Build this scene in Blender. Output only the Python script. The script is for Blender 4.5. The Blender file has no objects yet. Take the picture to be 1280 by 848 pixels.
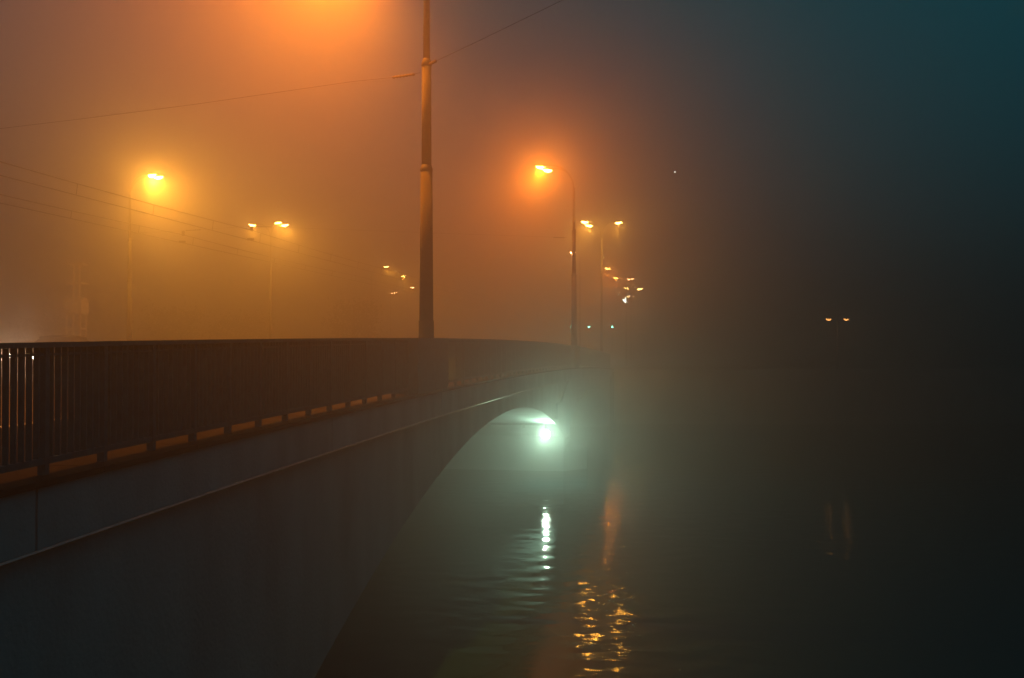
import bpy, math, random
import numpy as np
from mathutils import Vector, Matrix

random.seed(7)
rng = np.random.default_rng(11)
SC = bpy.context.scene
COL = SC.collection
R = math.radians

# ------------------------------------------------------------------ camera, world, exposure
EYE = 5.2                                   # metres above the river
cam_d = bpy.data.cameras.new('camera')
cam = bpy.data.objects.new('camera', cam_d); COL.objects.link(cam)
cam_d.sensor_width = 36.0
cam_d.lens = 36.0 * 1250 / 1280
cam_d.clip_start = 0.1; cam_d.clip_end = 8000
cam.location = (0, 0, EYE)
cam.rotation_euler = (R(90) + math.atan(16 / 1250), 0, 0)
SC.camera = cam

w = bpy.data.worlds.new('World'); SC.world = w; w.use_nodes = True
bg = w.node_tree.nodes['Background']
bg.inputs['Color'].default_value = (0.0, 0.75, 1.0, 1)     # even glow of the night sky
bg.inputs['Strength'].default_value = 0.08

SC.view_settings.view_transform = 'Standard'
SC.view_settings.look = 'None'
SC.view_settings.exposure = 0.0
SC.view_settings.gamma = 1.0
cy = SC.cycles
SC.render.engine = 'CYCLES'
cy.use_denoising = True
cy.max_bounces = 6; cy.diffuse_bounces = 2; cy.glossy_bounces = 3
cy.transmission_bounces = 2; cy.volume_bounces = 0; cy.transparent_max_bounces = 8
cy.caustics_reflective = False; cy.caustics_refractive = False
cy.sample_clamp_indirect = 0.6

HAZE = 0.031
ANISO = 0.8
SODIUM = (1.0, 0.195, 0.006)
AMBER = (1.0, 0.38, 0.03)
GREEN = (0.60, 1.0, 0.70)
LAMP_W = 15500.0

# ------------------------------------------------------------------ bridge frame: s along the axis, w across it (away from the river view)
CT, ST = 0.98631, 0.16491
def P(s, wv, z):
    return Vector((-5.037 + s * ST - wv * CT, s * CT + wv * ST, z))
def zrail(s):
    y = min(s * CT, 74.0)
    return EYE + 0.36 - 0.000387 * (y - 35.0) ** 2
RAIL_H = 1.05
def zdeck(s): return zrail(s) - RAIL_H
def pix(px, py, Y):                          # design aid: the point of the world that stands at depth Y
    return Vector(((px - 640) / 1250 * Y, Y, EYE + (440 - py) / 1250 * Y))

# ------------------------------------------------------------------ mesh helpers
class MB:
    def __init__(self): self.v = []; self.f = []
    def add(self, vs, fs):
        b = len(self.v); self.v += [tuple(x) for x in vs]; self.f += [tuple(i + b for i in f) for f in fs]
        return self
    def box(self, c, d, rot=None):
        x, y, z = d[0] / 2, d[1] / 2, d[2] / 2
        vs = [Vector(p) for p in ((-x,-y,-z),(x,-y,-z),(x,y,-z),(-x,y,-z),(-x,-y,z),(x,-y,z),(x,y,z),(-x,y,z))]
        if rot is not None: vs = [rot @ p for p in vs]
        vs = [p + Vector(c) for p in vs]
        return self.add(vs, [(0,3,2,1),(4,5,6,7),(0,1,5,4),(1,2,6,5),(2,3,7,6),(3,0,4,7)])
    def loft(self, ss, w0, w1, zb, zt):      # a bar that follows the bridge: bottom zb(s), top zt(s)
        vs, fs = [], []
        for s in ss: vs += [P(s, w0, zb(s)), P(s, w1, zb(s)), P(s, w1, zt(s)), P(s, w0, zt(s))]
        for k in range(len(ss) - 1):
            a, b = 4 * k, 4 * k + 4
            for i in range(4):
                j = (i + 1) % 4
                fs.append((a + i, b + i, b + j, a + j))
        n = 4 * (len(ss) - 1)
        fs += [(0, 1, 2, 3), (n + 3, n + 2, n + 1, n)]
        return self.add(vs, fs)
    def tube(self, pts, r, n=8, cap=True):
        pts = [Vector(p) for p in pts]
        rs = r if isinstance(r, (list, tuple)) else [r] * len(pts)
        vs, fs = [], []
        up = None
        for i, p in enumerate(pts):
            t = (pts[min(i + 1, len(pts) - 1)] - pts[max(i - 1, 0)])
            t.normalize()
            if up is None:
                up = Vector((0, 0, 1)) if abs(t.z) < 0.9 else Vector((1, 0, 0))
            a = t.cross(up); a.normalize(); b = a.cross(t); b.normalize(); up = b
            for k in range(n):
                an = 2 * math.pi * k / n
                vs.append(p + (a * math.cos(an) + b * math.sin(an)) * rs[i])
        for i in range(len(pts) - 1):
            for k in range(n):
                fs.append((i * n + k, i * n + (k + 1) % n, (i + 1) * n + (k + 1) % n, (i + 1) * n + k))
        if cap:
            fs.append(tuple(range(n - 1, -1, -1))); m = (len(pts) - 1) * n
            fs.append(tuple(range(m, m + n)))
        return self.add(vs, fs)
    def lathe(self, prof, n=16, c=(0, 0, 0), sx=1.0, sy=1.0, rot=None):   # prof: (radius, z) from bottom to top
        vs, fs = [], []
        for r_, z in prof:
            for k in range(n):
                an = 2 * math.pi * k / n
                v = Vector((r_ * math.cos(an) * sx, r_ * math.sin(an) * sy, z))
                if rot is not None: v = rot @ v
                vs.append(v + Vector(c))
        for i in range(len(prof) - 1):
            for k in range(n):
                fs.append((i * n + k, i * n + (k + 1) % n, (i + 1) * n + (k + 1) % n, (i + 1) * n + k))
        fs.append(tuple(range(n - 1, -1, -1))); m = (len(prof) - 1) * n
        fs.append(tuple(range(m, m + n)))
        return self.add(vs, fs)
    def mesh(self, name, mat, smooth=False):
        me = bpy.data.meshes.new(name); me.from_pydata(self.v, [], self.f); me.update()
        if mat: me.materials.append(mat)
        if smooth: me.polygons.foreach_set('use_smooth', [True] * len(me.polygons))
        return me
    def build(self, name, mat, parent=None, smooth=False, kind=None):
        return link(name, self.mesh(name, mat, smooth), parent, kind)

def link(name, data, parent=None, kind=None):
    o = bpy.data.objects.new(name, data); COL.objects.link(o)
    if parent is not None:
        o.parent = parent
        o.matrix_parent_inverse = par_inv(parent)
    if kind: o['kind'] = kind
    return o
def par_inv(p):
    m = Matrix.Identity(4)
    while p is not None:
        m = (Matrix.LocRotScale(p.location, p.rotation_euler, p.scale)) @ m
        m = m if p.parent is None else p.matrix_parent_inverse @ m
        p = p.parent
    return m.inverted()
def thing(name, label, cat, loc=(0, 0, 0), group=None):
    o = bpy.data.objects.new(name, None); COL.objects.link(o)
    o.empty_display_size = 0.3; o.location = loc
    o['label'] = label; o['category'] = cat
    if group: o['group'] = group
    return o
def tag(o, label, cat, group=None):
    o['label'] = label; o['category'] = cat
    if group: o['group'] = group
    return o

# ------------------------------------------------------------------ materials
def mat(name, col, rough=0.8, metal=0.0, var=0.25, scale=6.0, bump=0.0, bscale=40.0, spec=0.5, streak=1.0):
    m = bpy.data.materials.new(name); m.use_nodes = True
    nt = m.node_tree; b = nt.nodes['Principled BSDF']
    b.inputs['Roughness'].default_value = rough; b.inputs['Metallic'].default_value = metal
    b.inputs['Specular IOR Level'].default_value = spec
    tc = nt.nodes.new('ShaderNodeTexCoord')
    n = nt.nodes.new('ShaderNodeTexNoise'); n.inputs['Scale'].default_value = scale; n.inputs['Detail'].default_value = 6
    mpg = nt.nodes.new('ShaderNodeMapping'); mpg.inputs['Scale'].default_value = (1, 1, streak)
    nt.links.new(tc.outputs['Object'], mpg.inputs['Vector']); nt.links.new(mpg.outputs['Vector'], n.inputs['Vector'])
    rp = nt.nodes.new('ShaderNodeValToRGB')
    rp.color_ramp.elements[0].position = 0.3; rp.color_ramp.elements[1].position = 0.75
    rp.color_ramp.elements[0].color = tuple(c * (1 - var) for c in col) + (1,)
    rp.color_ramp.elements[1].color = tuple(min(1, c * (1 + var)) for c in col) + (1,)
    nt.links.new(n.outputs['Fac'], rp.inputs['Fac']); nt.links.new(rp.outputs['Color'], b.inputs['Base Color'])
    if bump:
        n2 = nt.nodes.new('ShaderNodeTexNoise'); n2.inputs['Scale'].default_value = bscale; n2.inputs['Detail'].default_value = 4
        nt.links.new(tc.outputs['Object'], n2.inputs['Vector'])
        bp = nt.nodes.new('ShaderNodeBump'); bp.inputs['Strength'].default_value = bump; bp.inputs['Distance'].default_value = 0.02
        nt.links.new(n2.outputs['Fac'], bp.inputs['Height']); nt.links.new(bp.outputs['Normal'], b.inputs['Normal'])
    return m
def emit(name, col, strength, sampled=False):
    m = bpy.data.materials.new(name); m.use_nodes = True
    b = m.node_tree.nodes['Principled BSDF']
    b.inputs['Base Color'].default_value = (0.8, 0.8, 0.8, 1)
    b.inputs['Emission Color'].default_value = col + (1,); b.inputs['Emission Strength'].default_value = strength
    if not sampled: m.cycles.emission_sampling = 'NONE'
    return m
M = dict(
    concrete=mat('weathered concrete', (0.47, 0.55, 0.56), 0.85, 0, 0.22, 1.1, 0.5, 18, 0.5, 0.35),
    fascia=mat('pale concrete', (0.47, 0.55, 0.56), 0.8, 0, 0.22, 1.6, 0.4, 25, 0.5, 0.4),
    stone=mat('wet paving stone', (0.03, 0.03, 0.03), 0.9, 0, 0.3, 2.5, 0.3, 30, 0.05),
    wetpave=mat('wet dark pavement', (0.022, 0.022, 0.022), 0.9, 0, 0.4, 3, 0.4, 60, 0.05),
    asphalt=mat('asphalt', (0.05, 0.05, 0.052), 0.7, 0, 0.3, 4, 0.4, 120),
    paintrail=mat('dark painted steel', (0.06, 0.16, 0.175), 0.6, 0.0, 0.3, 9, 0.2, 60),
    pole=mat('galvanised steel', (0.06, 0.065, 0.065), 0.85, 0.0, 0.4, 3, 0.3, 40, 0.15),
    steel=mat('bright steel', (0.5, 0.5, 0.48), 0.35, 0.9, 0.2, 6),
    wire=mat('dark wire', (0.03, 0.03, 0.03), 0.6, 0.5, 0.2, 5),
    ceramic=mat('brown ceramic', (0.04, 0.025, 0.02), 0.7, 0, 0.2, 8, 0, 40, 0.2),
    hood=mat('lamp housing', (0.22, 0.22, 0.22), 0.5, 0.2, 0.2, 8),
    soil=mat('soil and grass', (0.06, 0.10, 0.06), 0.95, 0, 0.4, 1.5, 0.6, 20),
    bark=mat('bark', (0.09, 0.07, 0.05), 0.9, 0, 0.4, 6, 0.6, 30),
    leaf=mat('leaf', (0.055, 0.075, 0.03), 0.7, 0, 0.5, 3),
    carpaint=mat('dark car paint', (0.03, 0.035, 0.045), 0.25, 0.4, 0.1, 3),
    carglass=mat('car glass', (0.02, 0.025, 0.03), 0.08, 0, 0.05, 2),
    rubber=mat('tyre rubber', (0.02, 0.02, 0.02), 0.85, 0, 0.2, 20),
    rim=mat('alloy rim', (0.4, 0.4, 0.4), 0.35, 0.8, 0.1, 5),
    towerpaint=mat('pale painted steel', (0.8, 0.76, 0.68), 0.6, 0.0, 0.2, 4),
)
E = dict(
    sodium=emit('sodium lens', (1.0, 0.52, 0.12), 90.0),
    amber=emit('amber lens', (1.0, 0.62, 0.12), 110.0),
    far=emit('distant amber lens', (1.0, 0.50, 0.10), 110.0, True),
    remote=emit('remote amber lens', (1.0, 0.52, 0.14), 260.0, True),
    dim=emit('dim orange lens', (1.0, 0.42, 0.16), 200.0, True),
    white=emit('cool white lens', (0.95, 1.0, 0.85), 200.0, True),
    green=emit('mercury flood lens', (0.85, 1.0, 0.80), 30.0),
    signal=emit('green signal lens', (0.15, 1.0, 0.65), 90.0, True),
    head=emit('headlight lens', (1.0, 0.93, 0.78), 60.0),
    star=emit('star', (0.9, 0.97, 1.0), 60.0),
    prom=emit('warm globe', (1.0, 0.42, 0.10), 12.0, True),
)
def lamp(name, loc, col, power, radius=0.12, parent=None, spot=None, aim=None, lo=0.05, mn=0.2):
    """A lamp; with aim and no spot it is a point lamp with the throw of a street luminaire: most light along aim, a little elsewhere."""
    d = bpy.data.lights.new(name, 'SPOT' if spot else 'POINT')
    d.color = col; d.energy = power; d.shadow_soft_size = radius
    o = bpy.data.objects.new(name, d); COL.objects.link(o); o.location = loc
    if spot:
        d.spot_size = R(spot); d.spot_blend = 1.0
        o.rotation_euler = Vector(aim).to_track_quat('-Z', 'Y').to_euler()
    elif aim is not None:
        d.use_nodes = True; nt = d.node_tree; em = nt.nodes['Emission']
        tc = nt.nodes.new('ShaderNodeTexCoord'); dt = nt.nodes.new('ShaderNodeVectorMath'); dt.operation = 'DOT_PRODUCT'
        dt.inputs[1].default_value = Vector(aim).normalized()
        nt.links.new(tc.outputs['Normal'], dt.inputs[0])
        mr = nt.nodes.new('ShaderNodeMapRange'); mr.interpolation_type = 'SMOOTHSTEP'
        mr.inputs['From Min'].default_value = mn; mr.inputs['From Max'].default_value = 1.0
        mr.inputs['To Min'].default_value = lo; mr.inputs['To Max'].default_value = 1.0
        nt.links.new(dt.outputs['Value'], mr.inputs['Value']); nt.links.new(mr.outputs['Result'], em.inputs['Strength'])
    if parent is not None: o.parent = parent; o.matrix_parent_inverse = par_inv(parent)
    return o

# ------------------------------------------------------------------ river
WAVE_SLOPE = 0.025
def build_water():
    m = bpy.data.materials.new('river water'); m.use_nodes = True
    nt = m.node_tree; b = nt.nodes['Principled BSDF']
    b.inputs['Base Color'].default_value = (0.008, 0.055, 0.07, 1)
    b.inputs['Roughness'].default_value = 0.065; b.inputs['IOR'].default_value = 1.333
    tc = nt.nodes.new('ShaderNodeTexCoord')
    mp = nt.nodes.new('ShaderNodeMapping'); mp.inputs['Scale'].default_value = (1.0, 1.6, 1.0)
    n = nt.nodes.new('ShaderNodeTexNoise'); n.inputs['Scale'].default_value = 3.2; n.inputs['Detail'].default_value = 4; n.inputs['Roughness'].default_value = 0.65
    bp = nt.nodes.new('ShaderNodeBump'); bp.inputs['Strength'].default_value = 1.0; bp.inputs['Distance'].default_value = 0.002
    nt.links.new(tc.outputs['Object'], mp.inputs['Vector']); nt.links.new(mp.outputs['Vector'], n.inputs['Vector'])
    nt.links.new(n.outputs['Fac'], bp.inputs['Height']); nt.links.new(bp.outputs['Normal'], b.inputs['Normal'])
    # waves as geometry: a fine grid where the lamps are mirrored, stretched to the edge of the river
    xs = np.concatenate([[-400, -200, -100, -50], np.arange(-26, -3, 0.3), np.arange(-3, 9, 0.05), np.arange(9, 34.01, 0.3), [60, 120, 220, 400]])
    ys = np.concatenate([[-60, -20, 4], np.arange(10, 13, 0.3), np.arange(13, 50, 0.06), np.arange(50, 72, 0.2), [90, 150, 250, 400]])
    X, Y = np.meshgrid(xs, ys)
    Z = np.zeros_like(X); GX = np.zeros_like(X); GY = np.zeros_like(X)
    for k in range(64):
        lam = 0.14 * (1.5 / 0.14) ** rng.random()
        th = rng.normal(1.45, 0.62)
        kx, ky = 2 * math.pi / lam * math.cos(th), 2 * math.pi / lam * math.sin(th)
        Z += lam * np.sin(kx * X + ky * Y + rng.random() * 6.283)
    slope = math.sqrt(64 * (2 * math.pi) ** 2 / 2)
    Z *= WAVE_SLOPE / slope
    patch = 0.8 + 0.45 * np.sin(X * 0.31 + 0.9 * np.sin(Y * 0.23 + 1.0) + 2.0) * np.sin(Y * 0.37 + 0.7 * np.sin(X * 0.29))
    edge = np.clip((X + 26) / 4, 0, 1) * np.clip((34 - X) / 4, 0, 1) * np.clip((Y - 10) / 3, 0, 1) * np.clip((72 - Y) / 3, 0, 1)
    Z *= patch * edge
    ny, nx = X.shape
    co = np.stack([X, Y, Z], -1).reshape(-1, 3).astype(np.float32)
    idx = np.arange(ny * nx).reshape(ny, nx)
    q = np.stack([idx[:-1, :-1], idx[:-1, 1:], idx[1:, 1:], idx[1:, :-1]], -1).reshape(-1, 4)
    me = bpy.data.meshes.new('water')
    me.vertices.add(len(co)); me.vertices.foreach_set('co', co.ravel())
    me.loops.add(q.size); me.loops.foreach_set('vertex_index', q.ravel().astype(np.int32))
    me.polygons.add(len(q)); me.polygons.foreach_set('loop_start', np.arange(0, q.size, 4, dtype=np.int32))
    me.polygons.foreach_set('use_smooth', np.ones(len(q), dtype=bool))
    me.materials.append(m); me.update(calc_edges=True); me.validate()
    link('water', me, None, 'structure')
build_water()

# ------------------------------------------------------------------ banks
def prism(poly, z0, z1, name, material, kind='structure'):
    n = len(poly); mb = MB()
    vs = [(x, y, z0) for x, y in poly] + [(x, y, z1) for x, y in poly]
    fs = [tuple(range(n - 1, -1, -1)), tuple(range(n, 2 * n))] + [(i, (i + 1) % n, n + (i + 1) % n, n + i) for i in range(n)]
    return mb.add(vs, fs).build(name, material, None, kind=kind)
prism([(-4.2, 4.3), (-6.2, -12), (-6.2, -60), (380, -60), (380, 4.3)], -0.6, 3.6, 'near_quay', M['stone'])
prism([(-390, 72.5), (390, 72.5), (390, 390), (-390, 390)], -0.6, 3.72, 'far_bank', M['soil'])
prism([(7.4, 72.0), (390, 72.0), (390, 72.5), (7.4, 72.5)], -0.6, 3.95, 'quay_kerb', M['concrete'])
prism([(-390, 72.0), (-18.3, 72.0), (-18.3, 72.5), (-390, 72.5)], -0.6, 3.95, 'quay_kerb', M['concrete'])

# ------------------------------------------------------------------ bridge
SS = [x * 1.0 for x in range(-14, 74)]
br = thing('road_bridge', 'long low concrete arch bridge reaching across the river into fog', 'bridge', P(0, 0, 0))
BW = 23.6
ARCHES = [(30.4, 18.0, 13.8), (58.4, 11.7, 11.7)]   # centre s, reach to the near and to the far side
RAD = 50.0
def zarch(c, s):
    zc = zrail(c) - 2.09
    return zc - RAD + math.sqrt(max(RAD * RAD - (s - c) ** 2, 0))
def ztop(s): return zdeck(s) - 0.53
def spandrel_low(s):
    for c, h, g in ARCHES:
        if c - h - 1e-6 <= s <= c + g + 1e-6: return zarch(c, s)
    return -0.6
def grid_arch(c, h, g, n=48): return [c - h + (h + g) * k / n for k in range(n + 1)]
for (w0, w1) in ((0.0, 0.45), (BW - 0.45, BW)):
    mb = MB()
    for c, h, g in ARCHES: mb.loft(grid_arch(c, h, g), w0, w1, lambda s, c=c: zarch(c, s), ztop)
    mb.build('spandrel_wall', M['concrete'], br)
for c, h, e in ARCHES:
    g = grid_arch(c, h, e)
    vs = []
    for s in g: vs += [P(s, 0.012, zarch(c, s) + 0.002), P(s, BW - 0.012, zarch(c, s) + 0.002)]
    MB().add(vs, [(2 * i, 2 * i + 1, 2 * i + 3, 2 * i + 2) for i in range(len(g) - 1)]).build('arch_soffit', M['concrete'], br, smooth=True)
for a, b in ((44.2, 46.7),):
    mb = MB().loft([a, (a + b) / 2, b], 0.0, BW, lambda s: -0.6, ztop)
    o = mb.build('pier', M['concrete'], br)
    m = (a + b) / 2                                        # pointed cutwater with a sloped cap
    nose = MB()
    vs = [P(a, 0, -0.6), P(m, -0.9, -0.6), P(b, 0, -0.6), P(a, 0, 0.9), P(m, -0.9, 0.9), P(b, 0, 0.9), P(a + .3, 0.0, 1.35), P(m, -0.15, 1.35), P(b - .3, 0.0, 1.35)]
    nose.add(vs, [(0, 1, 4, 3), (1, 2, 5, 4), (3, 4, 7, 6), (4, 5, 8, 7), (6, 7, 8)]).build('cutwater', M['concrete'], o)
MB().loft([-14 + 1.32 * k for k in range(21)], 0.0, BW, lambda s: -0.6, ztop).build('abutment', M['concrete'], br)
MB().loft([70.1, 72, 75.5], 0.0, BW, lambda s: -0.6, ztop).build('abutment', M['concrete'], br)
MB().loft(SS, 0.05, BW - 0.05, lambda s: ztop(s) + 0.003, lambda s: zdeck(s) - 0.14).build('deck_slab', M['concrete'], br)
for wa, wb in ((-0.15, 0.049), (BW - 0.049, BW + 0.15)):
    # edge beams are cast in lengths with open joints
    for k in range(-2, 12):
        a = k * 6.56 + 1.2; b = a + 6.53
        MB().loft([a, a + 1.64, a + 3.28, a + 4.92, b], wa, wb, lambda s: zdeck(s) - 0.53, lambda s: zdeck(s) - 0.055).build('edge_beam', M['fascia'], br)
for k in range(-4, 46):
    a = k * 1.64 + 0.38; b = a + 1.625
    MB().loft([a, a + .82, b], -0.20, 0.55, lambda s: zdeck(s) - 0.052, zdeck).build('coping_stone', M['stone'], br)
# thin steel drip edge under the edge beam
MB().tube([P(s, -0.165, zdeck(s) - 0.54) for s in SS if s > -8], 0.018, 6).build('drip_edge', M['steel'], br)
# rain pipe slanting down the spandrel by the second pier
def on_face(px, py, wv=-0.06):
    a = (px - 640) / 1250
    # solve X = a*Y on the plane w = wv
    s = (a * wv * ST + 5.037 + wv * CT) / (ST - a * CT)
    Y = s * CT + wv * ST
    return P(s, wv, EYE + (440 - py) / 1250 * Y), s
dp = [on_face(711, 477)[0], on_face(701.5, 504)[0], on_face(696, 505.5)[0], on_face(696, 524)[0]]
MB().tube(dp, 0.055, 8).build('rain_pipe', M['fascia'], br)
# utility pipe slung across under the big arch, with its hangers
zp = 2.30
s_p = 41.2
up = MB().tube([P(s_p, w_, zp) for w_ in (0.5, 6, 12, 18, 23)], 0.10, 10).build('utility_pipe', M['pole'], br, smooth=True)
for w_ in (1.3, 2.9, 5.2, 9, 14, 20):
    MB().box(P(s_p, w_, (zp + zarch(30.4, s_p)) / 2 + .02), (0.10, 0.10, 0.42)).build('pipe_hanger', M['hood'], up)
MB().box(P(s_p - .15, 2.9, zp + .05), (0.5, 0.3, 0.36)).build('junction_box', M['hood'], br)

# pavement, kerb, road and tram rails on top of the deck
SR = [x * 1.0 for x in range(-14, 74)] + [75.5, 80, 100, 140, 200, 280]
def zr(s): return zdeck(s) - 0.134
MB().loft(SS, 0.552, 3.0, zr, lambda s: zdeck(s) - 0.004).build('pavement', M['wetpave'], None, kind='structure')
MB().loft(SS, 3.003, 3.18, zr, lambda s: zdeck(s) - 0.002).build('kerb', M['concrete'], None, kind='structure')
MB().loft(SS, 20.9, BW, zr, lambda s: zdeck(s) - 0.004).build('pavement', M['wetpave'], None, kind='structure')
MB().loft(SS, 20.72, 20.897, zr, lambda s: zdeck(s) - 0.002).build('kerb', M['concrete'], None, kind='structure')
def ribbon(ss, w0, w1, z):
    vs = []
    for s in ss: vs += [P(s, w0, z(s)), P(s, w1, z(s))]
    return MB().add(vs, [(2 * i, 2 * i + 2, 2 * i + 3, 2 * i + 1) for i in range(len(ss) - 1)])
ribbon(SR, 3.1, 20.8, lambda s: zr(s) + 0.002 + (0.0 if s < 74 else 0.02)).build('road', M['asphalt'], None, kind='structure')
for wc in (16.3, 20.0):
    for d in (-0.72, 0.72):
        ribbon(SR, wc + d - .035, wc + d + .035, lambda s: zr(s) + 0.008 + (0.0 if s < 74 else 0.02)).build('tram_rail', M['steel'], None, kind='structure')

# ------------------------------------------------------------------ railing along the river side
ra = thing('bridge_railing', 'dark steel railing of upright bars along the bridge edge', 'railing', P(0, 0, zdeck(0)))
BAY = 0.82
S0 = 8.04 - 0.82 * 14
NB = 94
SRL = [S0 + BAY * k for k in range(NB + 1)]
MB().loft(SRL, -0.055, 0.055, lambda s: zrail(s) - 0.042, zrail).build('top_rail', M['paintrail'], ra)
MB().loft(SRL, -0.018, 0.018, lambda s: zrail(s) - 0.108, lambda s: zrail(s) - 0.088).build('middle_rail', M['paintrail'], ra)
MB().loft(SRL, -0.03, 0.03, lambda s: zrail(s) - 0.965, lambda s: zrail(s) - 0.915).build('bottom_rail', M['paintrail'], ra)
for s in SRL:
    MB().loft([s - .026, s + .026], -0.034, 0.034, lambda q: zdeck(q) + 0.001, lambda q: zrail(q) - 0.041).build('post', M['paintrail'], ra)
BAR_D, BAR_T, PITCH = 0.048, 0.0165, BAY / 9
rest = MB()
for k in range(NB):
    for j in range(1, 9):
        s = S0 + BAY * k + PITCH * j
        tgt = MB() if 6.9 < s < 9.6 else rest
        tgt.loft([s - BAR_T / 2, s + BAR_T / 2], -BAR_D / 2, BAR_D / 2, lambda q: zrail(q) - 0.92, lambda q: zrail(q) - 0.04)
        if tgt is not rest: tgt.build('bar', M['paintrail'], ra)
for sp in (19.8 / CT, 47.6 / CT):            # solid plinth under each lamp post of this side
    MB().loft([sp - 1.2, sp, sp + 1.2], -0.185, 0.30, lambda q: zdeck(q) + 0.002, lambda q: zrail(q) + 0.002).build('plinth', M['paintrail'], ra)
rest.build('bar_row', M['paintrail'], ra, kind='stuff')

# ------------------------------------------------------------------ street lamps
def head(parent, c, yaw, lens_mat, scale=1.0, tilt=0.12):
    """One luminaire: a shallow hood with a bowl lens under it; yaw is the direction it points away from the pole."""
    rot = Matrix.Rotation(yaw, 3, 'Z') @ Matrix.Rotation(-tilt, 3, 'Y')
    k = scale
    hood = MB().lathe([(0.26 * k, 0.0), (0.275 * k, 0.03 * k), (0.24 * k, 0.09 * k), (0.13 * k, 0.135 * k), (0.02, 0.145 * k)], 14, c, 1.25, 0.62, rot)
    h = hood.build('luminaire', M['hood'], parent, smooth=True)
    bowl = MB().lathe([(0.02, -0.135 * k), (0.12 * k, -0.12 * k), (0.20 * k, -0.07 * k), (0.235 * k, -0.003)], 14, c, 1.15, 0.6, rot)
    bowl.build('lens', lens_mat, h, smooth=True)
    return h
def stepped_pole(parent, base, h_top, k=1.0, drop=0.0):
    b = Vector(base)
    def z(h): return b + Vector((0, 0, h))
    h1, h2 = 4.35 - drop, 6.45 - drop
    MB().lathe([(0.155 * k, 0.0), (0.155 * k, 0.03), (0.15 * k, 0.05), (0.15 * k, 0.34)], 16, b).build('base', M['pole'], parent, smooth=False)
    MB().lathe([(0.138 * k, 0.3), (0.118 * k, h1)], 20, b).build('pole', M['pole'], parent, smooth=True)
    MB().lathe([(0.118 * k, h1), (0.124 * k, h1 + .01), (0.124 * k, h1 + .05), (0.098 * k, h1 + .13)], 20, b).build('collar', M['pole'], parent, smooth=True)
    MB().lathe([(0.098 * k, h1 + .1), (0.092 * k, h2)], 20, b).build('pole', M['pole'], parent, smooth=True)
    MB().lathe([(0.092 * k, h2), (0.104 * k, h2 + .005), (0.104 * k, h2 + .05), (0.070 * k, h2 + .15)], 20, b).build('collar', M['pole'], parent, smooth=True)
    MB().lathe([(0.068 * k, h2 + .1), (0.058 * k, h_top)], 20, b).build('pole', M['pole'], parent, smooth=True)
def arm(parent, top, tip, r=0.035):
    top, tip = Vector(top), Vector(tip)
    d = tip - top; pts = []
    for i in range(9):
        t = i / 8
        pts.append(top + Vector((d.x * (t ** 1.7), d.y * (t ** 1.7), d.z * (1 - (1 - t) ** 2.2))))
    MB().tube(pts, r, 8).build('arm', M['pole'], parent, smooth=True)

LG = 'street lamps along the bridge'
def street_lamp(label, s, wv, heads, lens, big=True, k=1.0, arm_drop=0.9, base_z=None, light=None, lo=0.05, lat=0.75, mn=0.2):
    """heads: list of (world position); each arm runs from the pole top to its heads."""
    bz = zdeck(s) if base_z is None else base_z
    t = thing('street_lamp', label, 'street lamp', P(s, wv, bz), LG)
    zt = min(h.z for h in heads) - arm_drop
    base = P(s, wv, bz)
    if big: stepped_pole(t, base, zt - bz, drop=RAIL_H if wv < 1 else 0.0)
    else: MB().lathe([(0.12, 0), (0.12, 0.5), (0.09, 0.6), (0.055, zt - bz)], 10, base).build('pole', M['pole'], t, smooth=True)
    top = Vector((base.x, base.y, zt))
    for h in heads:
        yaw = math.atan2(h.y - top.y, h.x - top.x)
        arm(t, top - Vector((0, 0, 0.1)), h + Vector((0, 0, 0.06)) - Vector((math.cos(yaw), math.sin(yaw), 0)) * 0.25)
        head(t, h, yaw, lens, k)
    for (loc, col, pw) in light or ():
        lamp('lamp_light', loc, col, pw, 0.14, t, aim=Vector((-CT * (1 if wv < 12 else -1), ST * (1 if wv < 12 else -1), 0)) * lat + Vector((0, 0, -1)), lo=lo, mn=mn)
    return t
def below(p, d=0.32): return Vector((p.x, p.y, p.z - d))

SP1, SP2 = 19.8 / CT, 47.6 / CT
L1a, L1b = P(SP1, 1.50, EYE + 8.87), P(SP1 - .05, 1.17, EYE + 8.75)
street_lamp('tall stepped steel lamp post rising close by from behind the railing', SP1, -0.03, [L1a, L1b], E['sodium'], base_z=zrail(SP1) + 0.004,
            light=[(below(L1a), (1.0, 0.215, 0.006), LAMP_W * 1.45)], lo=0.0, lat=1.05, mn=-0.07)
L2a, L2b = pix(676, 208, 47.85), pix(684.5, 212, 47.8)
street_lamp('second stepped lamp post farther along the railing, twin bright heads reaching over the road', SP2, -0.03, [L2a, L2b], E['sodium'], base_z=zrail(SP2) + 0.004, k=0.85,
            light=[(below(L2a), SODIUM, LAMP_W * 0.95)], lo=0.17)
F2a, F2b = pix(189, 218.5, 51.3), pix(197.5, 221, 51.3)
street_lamp('pale lamp post on the far kerb with twin heads in a yellow halo', SP2, 22.9, [F2a, F2b], E['amber'], k=0.85,
            light=[(below(F2a), AMBER, LAMP_W * 0.75)], lo=0.18)

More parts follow.
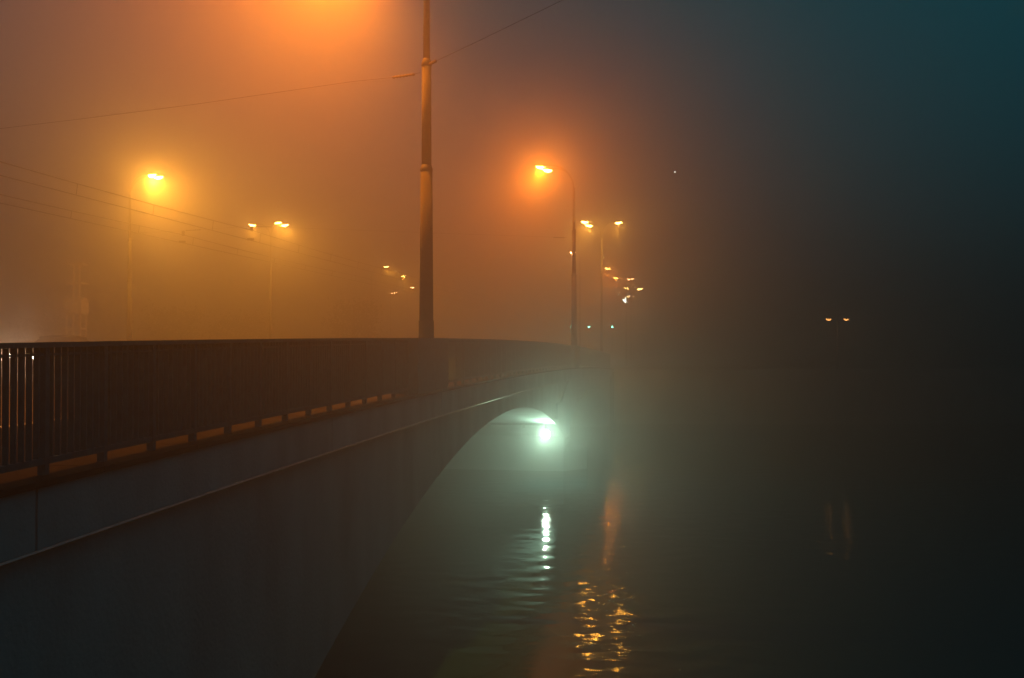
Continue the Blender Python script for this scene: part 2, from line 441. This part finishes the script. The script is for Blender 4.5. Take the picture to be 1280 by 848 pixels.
def pole_at(px, Y):                          # bridge coordinates of the point seen at column px, depth Y
    x = (px - 640) / 1250 * Y
    dx, dy = x + 5.037, Y
    return dx * ST + dy * CT, -dx * CT + dy * ST
GZ = 3.72
def far_lamp(label, px, Y, heads, lens, k=1.0, power=0.0, col=AMBER, both=False, lo=0.05):
    s, wv = pole_at(px, Y)
    hs = [pix(a, b, Y) for a, b in heads]
    li = []
    if power:
        if both: li = [(below(h), col, power / len(hs)) for h in hs]
        else: li = [(below(hs[0]), col, power)]
    bz = zdeck(s) if -0.5 < wv < BW + 0.5 and s < 75.5 else GZ
    return street_lamp(label, s, wv, hs, lens, big=False, k=k, base_z=bz, light=li, lo=lo)
far_lamp('T shaped lamp post at the bridge end with one head over the water', 752, 68, [(731, 277), (736.5, 281.5), (773, 278)], E['amber'], 0.9, LAMP_W * 0.8, AMBER, True, lo=0.08)
far_lamp('T shaped lamp post beyond the overhead wires, one head left and two heads right', 338, 68, [(347, 278), (315, 281), (355.5, 281)], E['amber'], 0.9, LAMP_W * 0.6, AMBER, True, lo=0.1)
far_lamp('small lit street lamp just left of the foreground post, higher of the pair', 464, 104, [(483, 333)], E['far'], 1.1, LAMP_W * 0.5, AMBER)
far_lamp('small lit street lamp just left of the foreground post, lower of the pair', 488, 117, [(504, 345)], E['far'], 1.1, LAMP_W * 0.4, AMBER)
far_lamp('small lit street lamp right of the second post, higher of a descending pair', 783, 104, [(760, 335.5)], E['far'], 1.1, LAMP_W * 0.7, SODIUM, lo=0.11)
far_lamp('small lit street lamp right of the second post, lower of a descending pair', 789, 117, [(770, 347.5)], E['far'], 1.1, LAMP_W * 0.7, SODIUM, lo=0.11)
far_lamp('distant twin headed lamp with a wide gap between its two orange heads', 792, 137, [(783.5, 360), (799.5, 361)], E['remote'], 1.4)
far_lamp('faint distant lamp pair lowest in the row of receding lights', 789, 162, [(786, 371), (790.5, 371.5)], E['remote'], 1.2)
far_lamp('faint distant pair of orange lights beside the receding lamp row', 788, 121, [(785.5, 349), (790, 348.5)], E['dim'], 0.9)
far_lamp('single small orange light close beside the second lamp post', 725, 89, [(716.5, 315.5)], E['dim'], 1.1)
far_lamp('distant lamp pair just right of the foreground post', 537, 160, [(541.5, 371), (544.5, 370)], E['remote'], 1.2)
far_lamp('faint reddish distant light low to the left of the foreground post', 485, 149, [(491, 366), (494, 366)], E['dim'], 1.0)
far_lamp('tiny orange distant light nearest the left edge of the foreground post', 509, 136, [(515.5, 359)], E['dim'], 1.1)
# white lantern among the far lamps
p = pix(782, 375, 150)
t = thing('white_lantern', 'cool white upright lantern under the far row of orange lamps', 'lantern', (p.x, p.y, GZ), None)
MB().lathe([(0.10, 0), (0.07, 0.3), (0.05, p.z - GZ - 0.35)], 8, (p.x, p.y, GZ)).build('pole', M['pole'], t, smooth=True)
MB().lathe([(0.10, -.42), (0.22, -.30), (0.24, 0.2), (0.14, .38)], 10, p).build('lens', E['white'], t, smooth=True)
MB().lathe([(0.26, .38), (0.2, .46), (0.03, .6)], 10, p).build('cap', M['hood'], t)

# twin globe lamp on the far quay to the right
ga, gb = pix(1036, 399, 73.6), pix(1058, 399, 73.6)
mid = (ga + gb) / 2
t = thing('promenade_lamp', 'twin headed lamp glowing orange alone on the dark far quay', 'lamp', (mid.x, mid.y, GZ), None)
MB().lathe([(0.13, 0), (0.13, .4), (0.07, .55), (0.05, mid.z - GZ + .25)], 12, (mid.x, mid.y, GZ)).build('pole', M['hood'], t, smooth=True)
MB().tube([ga + Vector((0, 0, .30)), mid + Vector((-.3, 0, .36)), mid + Vector((0, 0, .22)), mid + Vector((.3, 0, .36)), gb + Vector((0, 0, .30))], 0.025, 8).build('crossarm', M['hood'], t, smooth=True)
for g in (ga, gb):
    sh = MB().lathe([(0.24, 0.06), (0.22, .12), (0.10, .24), (0.03, .30)], 14, g, rot=Matrix.Rotation(0.25, 3, 'X')).build('lamp_shade', M['hood'], t, smooth=True)
    MB().lathe([(0.03, -.13), (0.12, -.11), (0.18, -.02), (0.20, .07)], 14, g).build('globe', E['prom'], sh, smooth=True)

# traffic signals at the far end of the bridge
for px, Y, lab in ((714, 106, 'green traffic signal half hidden by the second lamp post'), (736, 118, 'faint green traffic signal between the other two green signals'),
                   (765.5, 112, 'green traffic signal farthest from the second lamp post, at the bridge end')):
    g = pix(px, 409, Y)
    t = thing('traffic_signal', lab, 'traffic signal', (g.x, g.y, GZ), 'traffic signals at the bridge end')
    MB().lathe([(0.09, 0), (0.06, .3), (0.05, g.z - GZ - .2)], 8, (g.x, g.y + .18, GZ)).build('pole', M['hood'], t)
    MB().box(g + Vector((0, .12, .33)), (0.36, 0.2, 1.05)).build('housing', M['rubber'], t)
    for k, mt in ((0, E['signal']), (1, M['carglass']), (2, M['carglass'])):
        MB().lathe([(0.13, 0), (0.11, .04), (0.03, .07)], 12, g + Vector((0, .03, .33 * k)), rot=Matrix.Rotation(R(90), 3, 'X')).build('lens', mt, t, smooth=True)

# ------------------------------------------------------------------ overhead tram wires
def overhead(wc, zm, zc, label, s_ins):
    t = thing('tram_wire', label, 'tram wire', P(30, wc, zc), 'overhead wires above the tracks')
    def sag(s): return 0.22 * (((s - s_ins) / 14.0) % 2.0 - 1.0) ** 2 - 0.11
    ss = [k * 1.0 for k in range(-10, 130)]
    MB().tube([P(s, wc, zm + 0.5 * sag(s)) for s in ss], 0.02, 5).build('messenger_wire', M['wire'], t, smooth=True)
    MB().tube([P(s, wc + .05, zc) for s in ss], 0.018, 5).build('contact_wire', M['wire'], t, smooth=True)
    s = s_ins - 36.0
    while s < 100:
        MB().tube([P(s, wc, zm + 0.5 * sag(s)), P(s, wc + .05, zc)], 0.014, 5).build('dropper', M['wire'], t)
        s += 5.3
    a = P(s_ins, wc, zm + .13); MB().lathe([(0.05, -.13), (0.10, -.06), (0.05, 0), (0.10, .06), (0.05, .13)], 10, a).build('insulator', M['ceramic'], t, smooth=True)
    MB().box(P(s_ins, wc + .05, zc + .06), (0.32, 0.12, 0.10)).build('clamp', M['wire'], t)
overhead(16.3, EYE + 6.08, EYE + 5.62, 'upper pair of tram wires crossing in front of the yellow halo', SP2 + .1)
overhead(20.0, EYE + 5.92, EYE + 5.56, 'lower pair of tram wires nearest the far kerb', SP2 + .1)

def span(label, pts, ins):
    t = thing('span_wire', label, 'span wire', pts[0], 'span wires between the lamp posts')
    MB().tube(pts, 0.005, 5).build('cable', M['wire'], t, smooth=True)
    for a, b in ins:
        a, b = Vector(a), Vector(b); n = 7
        prof = [a.lerp(b, i / (2 * n)) for i in range(2 * n + 1)]
        MB().tube(prof, [0.016 if i % 2 == 0 else 0.032 for i in range(2 * n + 1)], 8).build('insulator', M['ceramic'], t, smooth=True)
    return t
c1 = pix(525, 90, 19.85)
span('thin span wire running left from the foreground post across the sky', [c1, pix(490, 96, 20.0), pix(440, 101, 20.1), pix(240, 130, 20.8), pix(100, 148, 21.1), pix(0, 160, 21.3), P(SP1, 16, EYE + 5.2), P(SP1, 22.9, EYE + 5.6)],
     [(pix(518, 92, 19.87), pix(490, 96, 20.0))])
c2 = pix(535, 80, 19.75)
e = pix(690, 5, 16.0)
span('thin span wire running right from the foreground post', [c2, pix(545, 75, 19.5), pix(600, 49, 18.2), e, e + (e - c2) * 3.2], [(c2, pix(545, 75, 19.5))])
span('span wire behind the halo holding up the tram wires', [P(SP2, .3, EYE + 5.45), P(SP2, 6, EYE + 5.75), P(SP2, 16.3, EYE + 6.33), P(SP2, 20, EYE + 6.17), P(SP2, 22.9, EYE + 6.1)],
     [(P(SP2, .42, EYE + 5.45), P(SP2, .95, EYE + 5.47)), (P(SP2, 15.2, EYE + 6.27), P(SP2, 16.0, EYE + 6.3)), (P(SP2, 19, EYE + 6.2), P(SP2, 19.8, EYE + 6.18))])

# ------------------------------------------------------------------ green floodlight under the arch
gc = pix(682, 543, 40.8)
t = thing('floodlight', 'round pale green floodlight glaring under the bridge arch', 'floodlight', gc, None)
MB().lathe([(0.05, -.24), (0.13, -.21), (0.18, -.05), (0.20, 0.0)], 18, gc, rot=Matrix.Rotation(R(90), 3, 'X')).build('housing', M['hood'], t, smooth=True)
MB().lathe([(0.175, 0.003), (0.16, 0.05), (0.09, .09), (0.015, .10)], 18, gc, rot=Matrix.Rotation(R(90), 3, 'X')).build('lens', E['green'], t, smooth=True)
MB().tube([gc + Vector((0, .15, .2)), gc + Vector((0, .15, .5)), gc + Vector((0, .2, .56))], 0.03, 8).build('bracket', M['hood'], t)
lamp('flood_light', gc + Vector((0, -.3, 0)), GREEN, 950.0, 0.06, t, aim=Vector((0.35, -1, -0.15)), lo=0.03, mn=-0.3)

# ------------------------------------------------------------------ car on the far lanes, facing us
def build_car():
    Y = 37.0
    c = pix(26, 450, Y)
    s, wv = pole_at(26, Y)
    z0 = zr(s) + 0.004
    t = thing('car', 'car with glaring white headlights behind the railing', 'car', P(s + 1.5, wv, z0), None)
    def Q(l, a, h): return P(s + l, wv + a, z0 + h)        # l back from the nose, a across, h up
    def shell(rings):
        n = 9; vs = []
        for l, wd, zb, zt in rings:
            for k in range(n):
                an = math.pi * k / (n - 1)
                x = -math.cos(an); y = math.sin(an)
                e = 0.28
                px_ = math.copysign(abs(x) ** e, x) * wd; pz = zb + (zt - zb) * abs(y) ** 0.45
                vs.append(Q(l, px_, pz))
        fs = []
        for i in range(len(rings) - 1):
            for k in range(n - 1): fs.append((i * n + k, i * n + k + 1, (i + 1) * n + k + 1, (i + 1) * n + k))
            fs.append((i * n + n - 1, i * n, (i + 1) * n, (i + 1) * n + n - 1))
        fs.append(tuple(range(n))); m = (len(rings) - 1) * n; fs.append(tuple(range(m + n - 1, m - 1, -1)))
        return MB().add(vs, fs)
    shell([(0, .66, .30, .62), (.12, .78, .22, .72), (.5, .86, .2, .80), (1.25, .88, .2, .90), (2.2, .89, .2, .93), (3.5, .88, .2, .93), (4.1, .84, .24, .90), (4.3, .74, .34, .80)]).build('body', M['carpaint'], t, smooth=True)
    shell([(1.15, .74, .86, .90), (1.9, .66, .86, 1.40), (2.6, .65, .86, 1.46), (3.3, .66, .86, 1.38), (4.0, .74, .86, .92)]).build('cabin', M['carglass'], t, smooth=True)
    shell([(1.92, .60, 1.36, 1.43), (2.6, .60, 1.40, 1.49), (3.25, .60, 1.34, 1.41)]).build('roof', M['carpaint'], t, smooth=True)
    for l in (.85, 3.45):
        for a in (-.80, .80):
            d = (Q(0, 1, 0) - Q(0, 0, 0)); rt = d.to_track_quat('Z', 'Y').to_matrix()
            wl = MB().lathe([(0.26, -.1), (0.31, -.08), (0.31, .08), (0.26, .1)], 18, Q(l, a, .31), rot=rt).build('wheel', M['rubber'], t, smooth=True)
            MB().lathe([(0.19, -.108), (0.2, -.1), (0.2, .1), (0.19, .108)], 14, Q(l, a, .31), rot=rt).build('rim', M['rim'], wl)
    MB().box(Q(.0, 0, .40), (0.5, 0.04, 0.11), Matrix.Rotation(math.atan2(ST, CT) * -1, 3, 'Z')).build('number_plate', M['fascia'], t)
    fwd = (Q(-1, 0, 0) - Q(0, 0, 0)); rt = fwd.to_track_quat('Z', 'Y').to_matrix()
    for a in (-.54, .54):
        MB().lathe([(0.11, -.05), (0.11, .03), (0.07, .055), (0.01, .065)], 14, Q(.05, a, .63), rot=rt).build('headlight', E['head'], t, smooth=True)
    aim = Vector((0, 0, EYE - .3)) - Q(0, 0, .6)
    for a in (-.54, .54):
        lamp('headlight_beam', Q(-.12, a, .63), (1.0, 0.62, 0.36), 220, 0.06, t, spot=110, aim=(fwd + Vector((0, 0, -0.02)) ))
build_car()

# ------------------------------------------------------------------ things on the far bank, half lost in the fog
def lattice_tower(px, Y, ztop_, label, zb=-0.55):
    c = pix(px, 440, Y); x0, y0 = c.x, c.y
    t = thing('lattice_tower', label, 'tower', (x0, y0, zb), None)
    hw = 0.42
    lv = [zb, 2.0, 4.2, 5.6, 6.5, 7.4, 8.2, 9.1, ztop_]
    for sx in (-1, 0, 1):
        for sy in (-1, 1):
            MB().tube([(x0 + sx * hw, y0 + sy * hw, zb), (x0 + sx * hw * .9, y0 + sy * hw * .9, ztop_ - (1.9 if sx else 0))], 0.06, 6).build('leg', M['towerpaint'], t)
    for z in lv[1:]:
        k = 1.25 if z in (8.2, ztop_) else 1.0
        for sy in (-1, 1): MB().box((x0, y0 + sy * hw, z), (2 * hw * k + .1, 0.08, 0.10)).build('crossbar', M['towerpaint'], t)
        for sx in (-1, 1): MB().box((x0 + sx * hw, y0, z), (0.08, 2 * hw, 0.10)).build('crossbar', M['towerpaint'], t)
    MB().box((x0, y0, 7.8), (1.0, 1.0, .75)).build('cabin', M['towerpaint'], t)
lattice_tower(95, 57, EYE + 5.0, 'slim pale lattice tower dimly seen through fog beyond the bridge')

LEAF = None
def tree(px, Y, h, rad, label):
    c = pix(px, 440, Y); b = Vector((c.x, c.y, GZ))
    t = thing('tree', label, 'tree', b, 'trees on the far bank')
    mb = MB()
    mb.tube([b, b + Vector((.1, 0, h * .3)), b + Vector((0, .1, h * .62)), b + Vector((.1, 0, h * .95))], [.22, .16, .10, .03], 8)
    limbs = []
    for k in range(9):
        an = k * 2.4; z = h * (.3 + .5 * k / 9)
        e_ = b + Vector((math.cos(an) * rad * .75, math.sin(an) * rad * .75, z + h * .2)); limbs.append(e_)
        mb.tube([b + Vector((0, 0, z)), (b + Vector((0, 0, z))).lerp(e_, .5) + Vector((0, 0, .15)), e_], [.07, .05, .02], 6)
    mb.build('trunk', M['bark'], t, smooth=True)
    lv, lf = [], []
    for k in range(1500):
        e_ = random.choice(limbs + [b + Vector((0, 0, h * .92))])
        q = e_ + Vector((random.gauss(0, rad * .3), random.gauss(0, rad * .3), random.gauss(0, h * .09)))
        r_ = random.uniform(.08, .2)
        a = Vector((random.gauss(0, 1), random.gauss(0, 1), random.gauss(0, 1))).normalized(); d = a.orthogonal().normalized()
        i = len(lv); lv += [q - a * r_, q + d * r_ * .5, q + a * r_, q - d * r_ * .5]; lf.append((i, i + 1, i + 2, i + 3))
    MB().add(lv, lf).build('crown', M['leaf'], t)
tree(442, 84, 5.4, 1.9, 'dark rounded tree looming dimly left of the foreground post')
tree(300, 92, 4.6, 2.4, 'dim low tree on the far bank under the T shaped lamp')
tree(215, 88, 5.0, 2.0, 'dim tree on the far bank beside the pale lamp post')
tree(60, 86, 4.2, 2.2, 'dim low tree on the far bank left of the lattice tower')

# ------------------------------------------------------------------ star above the fog
sp = pix(844, 215, 3000)
tag(MB().lathe([(0.1, -1.3), (0.9, -0.9), (1.3, 0), (0.9, 0.9), (0.1, 1.3)], 12, sp).build('star', E['star'], None, smooth=True), 'single tiny white star in the dark sky', 'star')

# ------------------------------------------------------------------ fog
hm = bpy.data.materials.new('fog'); hm.use_nodes = True
nt = hm.node_tree; nt.nodes.clear()
out = nt.nodes.new('ShaderNodeOutputMaterial'); pv = nt.nodes.new('ShaderNodeVolumePrincipled')
pv.inputs['Color'].default_value = (0.82, 0.82, 0.82, 1)
pv.inputs['Density'].default_value = HAZE; pv.inputs['Anisotropy'].default_value = ANISO
pv.inputs['Density Attribute'].default_value = ''; pv.inputs['Temperature Attribute'].default_value = ''
nt.links.new(pv.outputs['Volume'], out.inputs['Volume'])
MB().box((0, 165, 7.65), (820, 480, 18.7)).build('haze', hm, None, kind='stuff')
